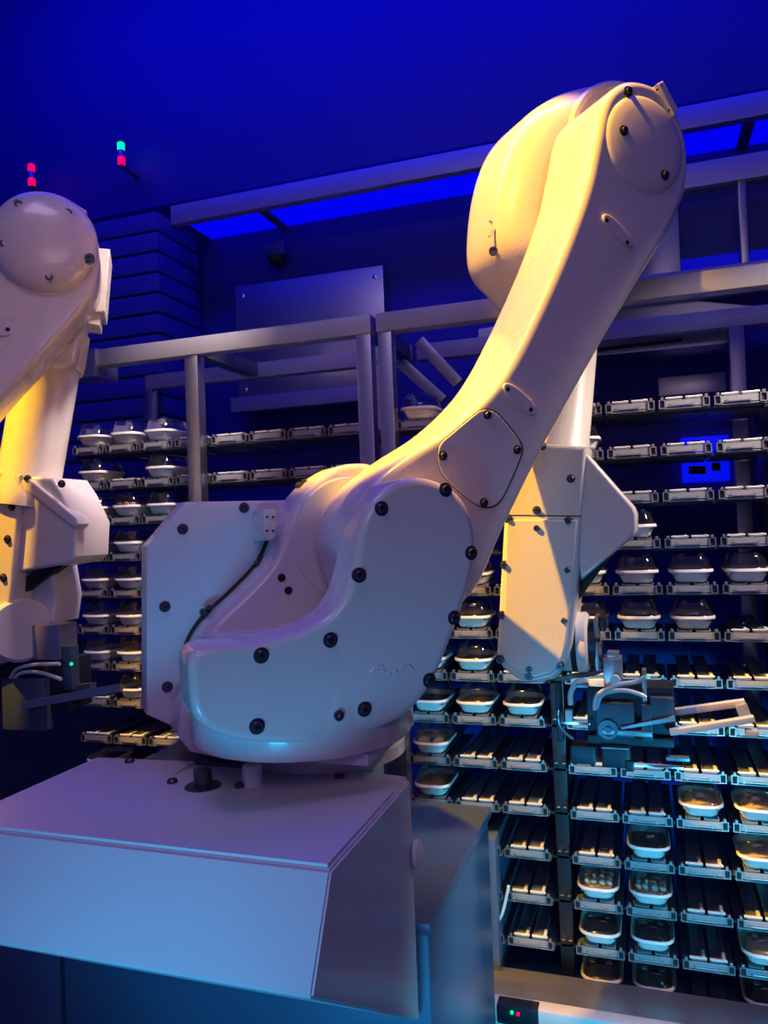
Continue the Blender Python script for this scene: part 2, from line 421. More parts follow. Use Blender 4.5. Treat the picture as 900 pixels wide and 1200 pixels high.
FOODS = [mound('food_brown', .014, 'food'), mound('food_pale', .02, 'food'), mound('food_cream', .012, 'food'), mound('food_dark', .006, 'food')]  # last mound is a dark fill added to make tray interiors look dark
ORD = ['top', 'second', 'third', 'fourth', 'fifth', 'sixth', 'seventh', 'eighth', 'ninth', 'tenth', 'eleventh', 'twelfth', 'thirteenth', 'bottom']
COLN = {'L': {0: 'leftmost column', 1: 'second column', 2: 'third column'},
        'A': {-1: 'first column by the big robot', 0: 'second column', 1: 'third column'},
        'B': {-1: 'fourth column', 0: 'fifth column', 1: 'sixth column', 2: 'column at the right photo edge'}}
SPECIAL = {('L', 2, 1): 'balls', ('L', 2, 0): 0, ('L', 2, 2): 0, ('A', 8, -1): 'buns', ('B', 11, -1): 'nug', ('B', 11, 0): 'nug', ('B', 9, 1): 1, ('B', 9, 2): 1, ('B', 10, 2): 2, ('L', 6, 0): 2,
           ('L', 4, 0): 1, ('B', 4, 0): 0, ('L', 6, 1): 0, ('L', 5, 1): 0, ('A', 7, 0): 0, ('B', 12, 2): 2, ('A', 9, -1): 0, ('B', 4, -1): 1}
WORD = {'balls': 'meatballs', 'buns': 'round buns', 'nug': 'pale lumpy pieces', 0: 'brown food', 1: 'pale food', 2: 'cream food'}
for bay, x0 in (('L', L0), ('A', A0), ('B', B0)):
    for r, cols in TRAYS[bay].items():
        for c in cols:
            loc = Vector((x0 + c * PW + SW / 2, RY + TD / 2 - .012, V0 - r * Q + .0345))
            t = empty('meal_tray', loc); sp = SPECIAL.get((bay, r, c))
            side = 'left rack' if bay == 'L' else 'right rack'
            tag(t, 'white lidded tray%s, %s, %s row, %s' % ('' if sp is None else ' of ' + WORD[sp], side, ORD[r], COLN[bay][c]), 'food tray', 'lidded meal trays on the racks')
            link(TB, 'tray_base', t, loc); ld = link(LD, 'lid', t, loc); link(LT, 'lid_tab', ld, loc + Vector((-.026, 0, 0))); link(LT, 'lid_tab', ld, loc + Vector((.026, 0, 0)))
            if sp == 'balls':
                for i in range(3):
                    for j in range(4): link(BALL, 'meatball', t, loc + Vector((-.03 + i * .03, -.06 + j * .034, .04 + .004 * random.random())))
            elif sp == 'buns':
                for sx in (-.026, .026): link(EGG, 'bun', t, loc + Vector((sx, -.045, .036))); link(EGG, 'bun', t, loc + Vector((sx, .02, .036)))
            elif sp == 'nug':
                link(FOODS[1], 'food', t, loc)
                for i in range(4):
                    for j in range(3): link(NUG, 'nugget', t, loc + Vector((-.036 + i * .024 + random.uniform(-.004, .004), -.055 + j * .035, .046)), (random.random(), random.random(), random.random()))
            else: link(FOODS[3 if sp is None else sp], 'food', t, loc)  # trays without distinct food get the added dark fill

# =================================================================== ROBOTS
def bolt(fr, px, py, d, r=.0095, parent=None, name='bolt', sunk=True):
    p = fr.P(px, py, d); bm = bmesh.new()
    lathe(bm, p - fr.n * .004, fr.n, [(r * 1.5, 0), (r * 1.5, .0052), (r * 1.25, .0056), (r, .0056), (r, .011), (r * .85, .0125), (r * .45, .0125), (r * .42, .006)], 16)
    return finish(bm, name, 'bolt', parent)
def hole(fr, px, py, d, r, parent, name='screw_hole'):
    p = fr.P(px, py, d); bm = bmesh.new(); lathe(bm, p - fr.n * .002, fr.n, [(r, 0), (r, .003), (r * .7, .0032)], 14)
    return finish(bm, name, 'hole', parent)
def oblong(fr, p1, p2, d, half, h, parent):
    """flush oblong boss with two holes"""
    a, b = fr.uv(*p1, d), fr.uv(*p2, d); ax = (b - a).normalized(); nn = Vector((-ax.y, ax.x)); mid = (a + b) / 2; L = (b - a).length / 2 + half * .9
    pts = []
    for k in range(40):
        t = 2 * pi * k / 40; cx = abs(cos(t)) ** .75 * (1 if cos(t) > 0 else -1); pts.append(mid + ax * (L * cx) + nn * (half * sin(t)))
    bm = bmesh.new(); fr.prism(bm, pts, d - .01, d + h, .003); o = finish(bm, 'boss', 'paint', parent)
    for p in (p1, p2): hole(fr, *p, d + h, .0055, o)
    return o
def emboss(fr, segs, d, parent, r=.0022):
    bm = bmesh.new()
    for s in segs: tube(bm, [fr.P(*q, d) for q in s], r, 6, 3)
    return finish(bm, 'embossed_mark', 'paint', parent)

# ------------------------------------------------ the big robot
TH = .419                                                    # the arm's plane is turned 24 degrees from the picture plane
NA = RIGHT * sin(TH) - FWD * cos(TH)
O = atd(480, 640, 1.5)
fr = Frame(O, NA)
j1 = O - fr.t * .155 - NA * .233; j1.z = 0
rob = tag(empty('industrial_robot', Vector((j1.x, j1.y, 1.194))), 'large white robot arm in the foreground, bent like a knee, reaching over to the right', 'robot')

# pedestal
bm = bmesh.new(); lathe(bm, (j1.x, j1.y + .12, 1.194), UP, [(.18, 0), (.18, .025), (.165, .035), (.165, .08)], 48)
ped = finish(bm, 'pedestal', 'paint', rob)
bm = bmesh.new(); abox(bm, (j1.x - .12, j1.y - .12, 1.240), (j1.x + .19, j1.y + .19, 1.266), .006); finish(bm, 'base_flange', 'cover', rob)
# turret: round foot, near cheek, middle casting
bm = bmesh.new()
lathe(bm, (j1.x, j1.y, 1.265), UP, [(.205, 0), (.23, .006), (.236, .022), (.232, .195), (.225, .21), (.19, .218), (.05, .218)], 64)
cheek = [(232, 845), (222, 800), (224, 768), (245, 758), (300, 752), (348, 740), (385, 722), (404, 697), (415, 662), (420, 628), (432, 594), (457, 568), (488, 559), (520, 566), (543, 584), (556, 612), (559, 648), (550, 692), (531, 748), (511, 795), (490, 826), (465, 846), (420, 862), (350, 872), (280, 868)]
fr.prism(bm, fr.trace(cheek, 0, 4), -.10, .0, .016)
turret = finish(bm, 'turret', 'paint', rob)
bm = bmesh.new()
mid = [(214, 868), (214, 775), (222, 748), (240, 722), (272, 692), (300, 662), (314, 634), (326, 600), (352, 568), (390, 548), (430, 560), (440, 640), (430, 760), (400, 868)]
fr.prism(bm, fr.trace(mid, -.45, 4), -.46, -.335, .02)
finish(bm, 'turret_casting', 'paint', rob)
bm = bmesh.new(); gas = [(219, 852), (216, 820), (214, 775), (221, 748), (239, 722), (271, 692), (299, 662), (313, 634), (317, 622)]
tube(bm, [fr.P(*q, -.447) for q in gas], .0055, 8); finish(bm, 'gasket', 'rubber', rob)
# rear side plate
bm = bmesh.new()
plate = [(172, 641), (217, 588), (340, 586), (400, 600), (400, 868), (225, 862), (172, 838)]
fr.prism(bm, fr.trace(plate, -.46), -.56, -.46, .006)
plt = finish(bm, 'side_plate', 'cover', rob, 25)
for p in ((214, 620), (286, 595), (193, 711), (196, 805)): bolt(fr, *p, -.46, .0085, plt)
# far shoulder housing (round, behind the arm)
J2 = fr.P(488, 632, 0)
bm = bmesh.new(); lathe(bm, J2 - NA * .50, NA, [(.11, 0), (.14, .02), (.143, .06), (.139, .063), (.139, .067), (.143, .07), (.150, .10), (.150, .165), (.145, .17)], 64)
sh = finish(bm, 'shoulder_housing', 'paint', rob)
bm = bmesh.new(); fr.prism(bm, fr.trace([(309, 602), (314, 597), (322, 597), (324, 604), (323, 628), (318, 633), (311, 630)], -.33, 2), -.44, -.33, .003); cb = finish(bm, 'cable_block', 'paint', rob)
for p in ((313, 606), (320, 606), (313, 622), (320, 622)): hole(fr, *p, -.33, .0028, cb)
for p in ((301, 660), (238, 717), (350, 569)):
    bm = bmesh.new(); q = fr.P(*p, -.44); lathe(bm, q, NA, [(.009, 0), (.009, .012), (.006, .018)], 12); lathe(bm, q + fr.t * .012 + UP * .01, NA, [(.006, 0), (.006, .012)], 10); finish(bm, 'clamp_screw', 'bolt', rob)
for p in ((330, 677), (338, 692)): hole(fr, *p, -.335, .0095, turret)
# cap ring on the cheek
for p in ((447, 596), (421, 674), (387, 750), (306, 768), (301, 851), (396, 838), (427, 831), (552, 648), (532, 724), (503, 797), (522, 574)): bolt(fr, *p, -.001, .0098, turret)
emboss(fr, [[(434, 788), (440, 783), (449, 781)], [(448, 787), (452, 787)], [(455, 790), (457, 790)], [(462, 786), (466, 788)], [(469, 783), (478, 780), (484, 785)]], .001, turret)
emboss(fr, [[(524, 606), (531, 612), (528, 620)], [(530, 622), (536, 628)], [(528, 634), (538, 632)], [(531, 640), (537, 645)], [(525, 660), (533, 652)]], -.002, turret)
bm = bmesh.new()
for dx in (0, 24): lathe(bm, Vector((j1.x, j1.y, 1.48)) + fr.t * (-.16 + dx * .0017) + NA * (.10 - dx * .001), UP, [(.009, 0), (.009, .014), (.006, .016)], 12)
obox(bm, Vector((j1.x, j1.y, 1.488)) - fr.t * .13 + NA * .10, (fr.t, NA, UP), (.05, .018, .007), .002); finish(bm, 'lifting_lug', 'cover', rob)

# upper arm
bm = bmesh.new()
arm = [(409, 650), (410, 622), (420, 592), (441, 564), (480, 533), (528, 502), (568, 466), (597, 428), (626, 372), (660, 295), (687, 220), (699, 165), (708, 122), (722, 101), (745, 93), (776, 105), (798, 138), (808, 182), (803, 226), (786, 268), (745, 338), (700, 414), (640, 522), (592, 620), (560, 690), (520, 722), (475, 732), (433, 710)]
fr.prism(bm, fr.trace(arm, -.095, 5), -.315, -.095, .018, .03, 5)
ua = finish(bm, 'upper_arm', 'paint', rob, 40)
# elbow cap and its screws
cq = fr.P(756, 170, -.095)
bm = bmesh.new(); lathe(bm, cq - NA * .01, NA, [(.124, 0), (.124, .006), (.120, .012), (.110, .016), (.085, .019), (.05, .021), (.01, .022)], 56)
cap = finish(bm, 'elbow_cap', 'paint', ua)
for p, d in (((731, 153), -.085), ((779, 205), -.085), ((736, 107), -.092)): bolt(fr, *p, d, .0085, cap)
bm = bmesh.new(); fr.prism(bm, fr.trace([(765, 102), (772, 98), (790, 130), (786, 138)], -.10), -.14, -.085, .003); pl = finish(bm, 'cap_bracket', 'paint', ua)
for p in ((770, 105), (784, 129)): hole(fr, *p, -.085, .003, pl)
oblong(fr, (711, 258), (735, 284), -.095, .017, .006, ua)
oblong(fr, (595, 456), (622, 480), -.095, .017, .006, ua)
dia = [(513, 527), (517, 518), (526, 510), (556, 485), (566, 479), (577, 480), (588, 488), (608, 513), (613, 525), (611, 537), (597, 570), (587, 588), (577, 595), (566, 595), (553, 589), (533, 572), (518, 556), (513, 543)]
bm = bmesh.new(); fr.prism(bm, fr.trace(dia, -.094, 3), -.10, -.0935, .001); seam = finish(bm, 'cover_seam', 'rubber', ua)
di2 = [Vector(((x - 563) * .975 + 563, (y - 537) * .975 + 537)) for x, y in dia]
bm = bmesh.new(); fr.prism(bm, fr.trace([tuple(v) for v in di2], -.091, 3), -.10, -.091, .002); dc = finish(bm, 'arm_cover', 'paint', ua)
for p in ((571, 486), (519, 534), (606, 527), (567, 589)): bolt(fr, *p, -.091, .007, dc)

# forearm: elbow housing behind the upper arm, tube, wrist
bm = bmesh.new()
eh = [(690, 128), (660, 128), (630, 135), (604, 148), (582, 168), (566, 200), (556, 245), (553, 298), (562, 328), (584, 352), (606, 385), (616, 430), (648, 432), (662, 360), (690, 290), (715, 220), (724, 165), (712, 136)]
fr.prism(bm, fr.trace(eh, -.52, 5), -.60, -.325, .085, .07, 7)
eo = finish(bm, 'elbow_housing', 'paint_rough', rob, 50)
ecq = fr.P(735, 185, -.33)
bm = bmesh.new(); lathe(bm, ecq - NA * .05, NA, [(.215, 0), (.215, .055), (.208, .064), (.195, .064), (.19, .058)], 64); finish(bm, 'joint_ring', 'paint', eo)
emboss(fr, [[(573, 258), (577, 262), (574, 272), (575, 276)], [(577, 270), (573, 277)]], -.395, eo, .0035)
bm = bmesh.new(); q = fr.P(578, 295, -.40); lathe(bm, q, NA - fr.t * .6, [(.012, 0), (.012, .008), (.008, .008), (.008, .005)], 14); finish(bm, 'cover_screw', 'bolt', eo)
wn = (-RIGHT * .34 - FWD * .94).normalized()
WD = 1.96
wf = Frame(atd(632, 650, WD), wn)
tp, tb = atd(668, 380, 2.12), atd(654, 535, 2.04)
ax = (tb - tp).normalized()
bm = bmesh.new(); lathe(bm, tp - ax * .12, ax, [(.09, 0), (.09, .09), (.085, .10), (.078, .12), (.078, (tb - tp).length + .10), (.084, (tb - tp).length + .115), (.084, (tb - tp).length + .14)], 40)
fo = finish(bm, 'forearm_tube', 'paint_rough', rob, 40)
bm = bmesh.new()
wr = [(600, 548), (622, 518), (690, 523), (684, 600), (679, 690), (672, 762), (665, 783), (652, 797), (630, 802), (608, 797), (590, 783), (582, 770), (586, 690), (591, 604)]
wr = [(598, 560), (606, 530), (622, 519), (688, 523), (682, 604), (677, 690), (671, 755), (664, 780), (650, 796), (628, 801), (606, 796), (589, 783), (582, 766), (586, 690), (591, 604)]
wf.prism(bm, wf.trace(wr, 0), -.17, 0, .010, .03)
wo = finish(bm, 'wrist', 'paint_rough', rob, 40)
bm = bmesh.new(); tube(bm, [wf.P(590.5, 603.5, 0), wf.P(681, 605, 0)], .0016, 6, 1); finish(bm, 'seam', 'rubber', wo)
bm = bmesh.new(); wf.prism(bm, wf.trace([(594, 609), (677, 609), (671, 690), (664, 752), (658, 776), (646, 789), (628, 794), (609, 789), (595, 779), (588, 765), (592, 690)], 0, 0), -.01, .006, .004); wc = finish(bm, 'wrist_cover', 'paint_rough', wo)
for p in ((595, 608), (666, 611), (591, 662), (665, 668), (588, 721), (661, 727), (586, 773), (656, 780), (629, 619), (620, 784), (620, 797 - 5)): bolt(wf, *p, .004, .0075, wc)
for p in ((635, 523), (669, 561), (629, 598)): bolt(wf, *p, -.001, .0075, wo)
bm = bmesh.new(); wf.prism(bm, wf.trace([(683, 528), (690, 534), (743, 594), (746, 602), (746, 622), (741, 630), (681, 680), (678, 655)], -.012), -.15, -.005, .008); finish(bm, 'side_cover', 'paint', wo)
bm = bmesh.new(); wf.prism(bm, wf.trace([(676, 664), (730, 636), (700, 672), (676, 706)], -.06), -.12, -.05, .004); finish(bm, 'bellows', 'rubber', wo)  # black piece put in for the dark gap under the side cover
# tool flange: rings whose axis points to the right
fq = wf.P(668, 752, -.085)
bm = bmesh.new(); lathe(bm, fq - wf.t * .03, wf.t, [(.07, 0), (.076, .01), (.076, .038)], 40); fl = finish(bm, 'tool_flange', 'paint', wo)
bm = bmesh.new(); lathe(bm, fq + wf.t * .008, wf.t, [(.078, 0), (.078, .014)], 40); finish(bm, 'flange_seal', 'rubber', wo)
bm = bmesh.new(); lathe(bm, fq + wf.t * .022, wf.t, [(.078, 0), (.078, .022), (.07, .028), (.03, .028)], 40); finish(bm, 'flange_ring', 'cover', wo)
bm = bmesh.new(); lathe(bm, fq + wf.t * .05, wf.t, [(.06, 0), (.06, .018)], 32)
for k in range(6):
    a = 2 * pi * k / 6 + .3; lathe(bm, fq + wf.t * .068 + (wf.n * cos(a) + UP * sin(a)) * .047, wf.t, [(.007, 0), (.007, .012)], 10)
finish(bm, 'adapter_plate', 'black_metal', wo)
# gripper
gf = Frame(wf.P(700, 760, -.085), wn)
gr = empty('gripper', gf.o); gr.parent = rob; gr.location = gf.o - rob.location
def gbox(name, px0, py0, px1, py1, d0, d1, m, par=gr, bev=.003):
    a = gf.uv(px0, py0, 0); b = gf.uv(px1, py1, 0); bm = bmesh.new()
    obox(bm, gf.W((a + b) / 2, (d0 + d1) / 2), (gf.t, UP, gf.n), (abs(b.x - a.x) / 2, abs(b.y - a.y) / 2, abs(d1 - d0) / 2), bev)
    return finish(bm, name, m, par)
def gtube(name, pts, r, m, d=.06, par=gr): 
    bm = bmesh.new(); tube(bm, [gf.P(q[0], q[1], q[2] if len(q) > 2 else d) for q in pts], r, 10); return finish(bm, name, m, par)
def grod(name, p0, p1, d, h, thick, m, par=gr):
    a, b = gf.uv(*p0, d), gf.uv(*p1, d); x = (b - a).normalized(); y = Vector((-x.y, x.x)); c = (a + b) / 2; bm = bmesh.new()
    obox(bm, gf.W(c, d), (gf.t * x.x + UP * x.y, gf.t * y.x + UP * y.y, gf.n), ((b - a).length / 2, h, thick), .0015); return finish(bm, name, m, par)
gbox('mount_plate', 697, 722, 704, 782, -.06, .05, 'grey_metal')
gbox('mount_plate', 697, 722, 712, 735, -.03, .02, 'black_metal')
gbox('valve_block', 708, 768, 730, 800, -.02, .05, 'grey_metal')
gbox('valve_block', 712, 762, 726, 769, -.01, .04, 'grey_metal')
gbox('body', 688, 800, 792, 858, -.07, .03, 'black_metal')
gbox('body', 700, 818, 745, 858, .03, .06, 'dark_metal')
gbox('body', 762, 812, 790, 838, .02, .055, 'dark_metal')
gbox('front_plate', 752, 782, 759, 826, .0, .04, 'grey_metal')
gbox('front_plate', 752, 820, 766, 862, .045, .06, 'dark_metal')
gbox('arm_link', 704, 846, 765, 856, .06, .07, 'grey_metal')
gbox('motor', 706, 866, 740, 895, -.02, .05, 'black_metal', gr, .006)
gbox('motor', 670, 868, 700, 892, -.02, .04, 'black_metal', gr, .006)
gbox('body', 690, 856, 790, 872, -.06, .04, 'black_metal')
gbox('slide_bar', 706, 868, 738, 872, .05, .056, 'grey_metal')
gbox('slide_bar', 742, 890, 800, 893, .03, .05, 'chrome')
gbox('slide_bar', 780, 881, 808, 888, .02, .04, 'grey_metal')
gbox('slide_bar', 660, 840, 694, 842, .055, .06, 'chrome')
gbox('stand_off', 650, 800, 660, 870, -.03, .0, 'black_metal')
bm = bmesh.new(); q = gf.P(713, 854, .06); lathe(bm, q, wn, [(.024, 0), (.024, .012), (.016, .012), (.016, .008), (.008, .008), (.008, .014)], 24); finish(bm, 'pivot', 'bolt', gr)
bm = bmesh.new(); q = gf.P(757, 855, .06); lathe(bm, q, wn, [(.011, 0), (.011, .006)], 18); finish(bm, 'pivot', 'bolt', gr)
grod('finger', (785, 835), (873, 823), -.02, .008, .012, 'cable')
grod('finger', (785, 858), (884, 842), .05, .007, .012, 'cable')
grod('finger_tip', (868, 826), (876, 846), -.01, .012, .01, 'cable')
gbox('finger_tip', 871, 848, 886, 857, .03, .06, 'cable')
grod('link_bar', (728, 853), (790, 842), .062, .004, .006, 'grey_metal')
gtube('air_hose', [(697, 832), (700, 815), (722, 803), (745, 799), (756, 793)], .0055, 'cable', .07)
gtube('air_hose', [(699, 830), (706, 814), (728, 809), (748, 813), (757, 818)], .0055, 'cable', .06)
gtube('air_hose', [(669, 826), (669, 812), (676, 800), (686, 797)], .0075, 'cable', .05)
gtube('air_hose', [(654, 832), (655, 848), (662, 858), (672, 866)], .004, 'grey_metal', .03)
gtube('air_hose', [(658, 796), (672, 792), (690, 790), (706, 785)], .007, 'grey_metal', .0)
gbox('hose_fitting', 665, 826, 674, 843, .04, .06, 'cable')
gbox('hose_fitting', 692, 790, 710, 799, .045, .065, 'tray')
gbox('hose_fitting', 677, 796, 692, 801, .045, .06, 'grey_metal')
gbox('sensor', 734, 884, 744, 897, .04, .055, 'black_metal')
bm = bmesh.new(); lathe(bm, gf.P(721, 796, .06), wn, [(.012, 0), (.012, .012), (.007, .012), (.007, .006)], 18); finish(bm, 'gauge', 'tray', gr)
for p, m in (((760, 793), 'led_green'), ((802, 858), 'led_red')):
    bm = bmesh.new(); lathe(bm, gf.P(*p, .045), wn, [(.0035, 0), (.0035, .003)], 10); finish(bm, 'indicator_light', m, gr)

# ------------------------------------------------ the left robot
TL = .30
NL = RIGHT * sin(TL) - FWD * cos(TL)
lf = Frame(atd(55, 290, 2.15), NL)
rb2 = tag(empty('industrial_robot', Vector((lf.o.x - .6, lf.o.y + .1, 0))), 'second white robot arm cut off by the left photo edge', 'robot')
bm = bmesh.new()
la = [(-12, 262), (2, 244), (28, 234), (60, 236), (92, 250), (112, 280), (116, 312), (108, 345), (84, 378), (48, 418), (0, 470), (-80, 560), (-170, 640), (-250, 700), (-330, 650), (-240, 530), (-130, 420), (-60, 340)]
lf.prism(bm, lf.trace(la, 0, 4), -.20, 0, .018, .03)
la_o = finish(bm, 'upper_arm', 'paint', rb2, 40)
bm = bmesh.new(); lathe(bm, lf.P(53, 286, -.01), NL, [(.142, 0), (.142, .018), (.138, .028), (.125, .040), (.10, .050), (.06, .057), (.01, .060)], 56)
lc = finish(bm, 'elbow_cap', 'paint', la_o)
for p in ((5, 286), (58, 325), (104, 303), (22, 240), (80, 250)): bolt(lf, *p, .030, .011, lc)
bm = bmesh.new(); lf.prism(bm, lf.trace([(72, 246), (80, 236), (102, 250), (98, 260)], -.02), -.05, .0, .003); pb = finish(bm, 'cap_bracket', 'paint', la_o)
for p in ((82, 240), (97, 252)): hole(lf, *p, 0, .0035, pb)
bm = bmesh.new(); lf.prism(bm, lf.trace([(-8, 378), (6, 378), (13, 392), (2, 394), (-12, 388)], 0, 2), -.01, .005, .002); finish(bm, 'boss', 'paint', la_o)
hole(lf, 9, 386, .005, .006, la_o); hole(lf, 73, 372, -.002, .005, la_o)
bm = bmesh.new(); lf.prism(bm, lf.trace([(20, 262), (80, 262), (112, 292), (120, 320), (112, 372), (98, 404), (86, 442), (36, 430), (10, 380)], -.40, 4), -.46, -.215, .03, .06); le = finish(bm, 'elbow_housing', 'paint', rb2, 50)
bm = bmesh.new(); lf.prism(bm, lf.trace([(106, 306), (131, 308), (125, 378), (104, 380)], -.33), -.36, -.20, .004); finish(bm, 'motor_cover', 'paint', le)
bm = bmesh.new(); lf.prism(bm, lf.trace([(106, 376), (120, 376), (119, 390), (105, 388)], -.30), -.32, -.21, .003); finish(bm, 'connector', 'paint', le)
lp, lb = atd(60, 410, 2.52), atd(32, 575, 2.46); ax = (lb - lp).normalized(); LL = (lb - lp).length
bm = bmesh.new(); lathe(bm, lp - ax * .06, ax, [(.112, 0), (.112, .10), (.108, .106), (.108, .112), (.112, .116), (.108, .126), (.098, .13), (.096, LL + .06), (.104, LL + .08), (.104, LL + .12)], 44)
finish(bm, 'forearm_tube', 'paint_rough', rb2, 40)
lw = Frame(atd(30, 650, 2.36), (-RIGHT * .25 - FWD * .97))
bm = bmesh.new(); lw.prism(bm, lw.trace([(-40, 560), (-20, 545), (24, 556), (22, 600), (14, 690), (8, 760), (0, 778), (-30, 790), (-55, 760)], 0), -.19, 0, .012, .03); lwo = finish(bm, 'wrist', 'paint_rough', rb2, 40)
for p in ((14, 594), (9, 632), (4, 677), (0, 722)): bolt(lw, *p, .0, .009, lwo)
bm = bmesh.new(); lw.prism(bm, lw.trace([(25, 570), (30, 558), (64, 560), (76, 578), (92, 612), (90, 652), (82, 660), (14, 672)], -.03), -.19, -.02, .010); lso = finish(bm, 'side_cover', 'paint', lwo)
bm = bmesh.new(); lw.prism(bm, lw.trace([(27, 562), (34, 560), (90, 606), (93, 614), (88, 619), (28, 572)], -.01), -.06, -.006, .005); finish(bm, 'cover_rim', 'paint', lso)
for p in ((32, 561), (72, 567)): bolt(lw, *p, -.01, .008, lso)
bm = bmesh.new(); lw.prism(bm, lw.trace([(14, 690), (16, 706), (78, 656), (84, 660), (88, 652), (60, 656)], -.07), -.12, -.06, .003); finish(bm, 'bellows', 'rubber', lwo)  # same black gap filler below this side cover
bm = bmesh.new(); lw.prism(bm, lw.trace([(14, 680), (62, 662), (68, 700), (64, 730), (12, 720)], -.10), -.22, -.09, .012); finish(bm, 'wrist_block', 'cover', lwo)
fq = lw.P(14, 735, -.10); t2 = (lw.t * .8 + lw.n * .6).normalized()
bm = bmesh.new(); lathe(bm, fq - t2 * .02, t2, [(.10, 0), (.104, .02), (.104, .06), (.098, .07)], 40); finish(bm, 'tool_flange', 'cover', lwo)
bm = bmesh.new(); lathe(bm, fq + t2 * .05, t2, [(.106, 0), (.106, .012), (.10, .014)], 40); finish(bm, 'flange_seal', 'rubber', lwo)
bm = bmesh.new(); lathe(bm, fq + t2 * .064, t2, [(.1, 0), (.1, .05), (.09, .06), (.05, .06)], 40); finish(bm, 'flange_ring', 'cover', lwo)
g2 = empty('gripper', lw.P(50, 790, -.1)); g2.parent = rb2; g2.location = lw.P(50, 790, -.1) - rb2.location
gf = Frame(lw.P(50, 790, -.1), lw.n)
gbox('valve_block', 40, 730, 82, 770, -.04, .05, 'grey_metal', g2)
gbox('body', 0, 770, 90, 830, -.08, .04, 'black_metal', g2)
gbox('body', 20, 790, 70, 850, .03, .07, 'dark_metal', g2)
gbox('front_plate', 82, 755, 94, 806, .0, .04, 'dark_metal', g2)
grod('finger', (30, 826), (140, 806), .08, .010, .014, 'grey_metal', g2)
grod('finger', (60, 812), (110, 806), .0, .016, .014, 'grey_metal', g2)
gtube('air_hose', [(12, 795), (20, 784), (40, 779), (70, 778)], .006, 'cable', .06, g2)
gtube('air_hose', [(14, 800), (24, 789), (46, 788), (72, 796)], .006, 'cable', .06, g2)
bm = bmesh.new(); lathe(bm, gf.P(84, 778, .045), lw.n, [(.005, 0), (.005, .003)], 10); finish(bm, 'indicator_light', 'led_green', g2)

# =================================================================== BASE HOUSING, PLINTH
ht = 1.187
hs = tag(empty('base_housing', (-.83, 1.25, .9)), 'wide pale sheet metal housing at the foot of the big robot', 'housing')
bm = bmesh.new()
prof = [(1.068, ht), (.985, 1.045), (1.484, .708), (1.484, ht)]
va = [bm.verts.new((-1.212, y, z)) for y, z in prof]; vb = [bm.verts.new((-.462, y, z)) for y, z in prof]
for i in range(4):
    if i != 3: bm.faces.new((va[i], va[(i + 1) % 4], vb[(i + 1) % 4], vb[i]))
bm.faces.new(va); bm.faces.new(vb); bm.faces.new((va[3], va[0], vb[0], vb[3]))
es = [e for e in bm.edges]; bmesh.ops.bevel(bm, geom=es, offset=.004, segments=2, affect='EDGES')
finish(bm, 'housing_shell', 'cover', hs, 30)
bm = bmesh.new()
top = [(0, 0), (0, .39), (.245, .41), (.245, .33), (.27, .315), (.30, .315), (.325, .335), (.35, .35), (.52, .43), (.6, .425), (.735, .41), (.735, 0)]
fh = Frame(Vector((-1.205, 1.07, ht)), Vector((0, -1, 0)))
vs0 = [bm.verts.new((-1.205 + x, 1.074 + y, ht)) for x, y in top]; vs1 = [bm.verts.new((-1.205 + x, 1.074 + y, ht + .006)) for x, y in top]
n = len(top)
for k in range(n): bm.faces.new((vs0[k], vs0[(k + 1) % n], vs1[(k + 1) % n], vs1[k]))
bm.faces.new(vs1); bm.faces.new(vs0)
finish(bm, 'top_panel', 'cover', hs, 30)
for p in ((152, 893), (202, 917), (281, 922), (398, 911)):
    q = atz(*p, ht + .006); bm = bmesh.new(); lathe(bm, q - Vector((0, 0, .002)), UP, [(.011, 0), (.011, .007), (.008, .010)], 14); finish(bm, 'screw', 'bolt', hs)
q = atz(238, 925, ht); bm = bmesh.new(); lathe(bm, q, UP, [(.036, 0), (.036, .008), (.018, .010), (.018, .04), (.014, .042)], 6 * 4); finish(bm, 'anchor_bolt', 'bolt', hs)
q = atz(296, 919, ht + .006); bm = bmesh.new(); lathe(bm, q, UP, [(.020, 0), (.020, .036), (.017, .04)], 24); finish(bm, 'locating_pin', 'tray', hs)
q = atx(487, 1000, -.458); bm = bmesh.new(); lathe(bm, q, Vector((1, 0, 0)), [(.028, 0), (.026, .008), (.016, .012)], 20); finish(bm, 'side_knob', 'cover', hs)
pn = tag(empty('robot_plinth', (-.85, 1.9, 0)), 'dark blue steel plinth carrying the big robot, its flat top beside the housing', 'plinth')
box('plinth_body', (-1.35, 1.50, 0), (-.44, 2.13, .875), 'plinth', pn, .006)
box('plinth_top', (-1.36, 1.49, .875), (-.433, 2.147, .90), 'plinth', pn, .004)

box('plinth_step', (-2.0, 1.50, 0), (-1.362, 1.62, .85), 'plinth', pn, .006)
box('riser', (-1.1, 1.492, .90), (-.62, 1.78, 1.190), 'plinth', pn, .004)
# =================================================================== BACKGROUND THINGS
def bg(px0, py0, px1, py1, y): 
    a, b = aty(px0, py0, y), aty(px1, py1, y); return (min(a.x, b.x), min(a.z, b.z)), (max(a.x, b.x), max(a.z, b.z))
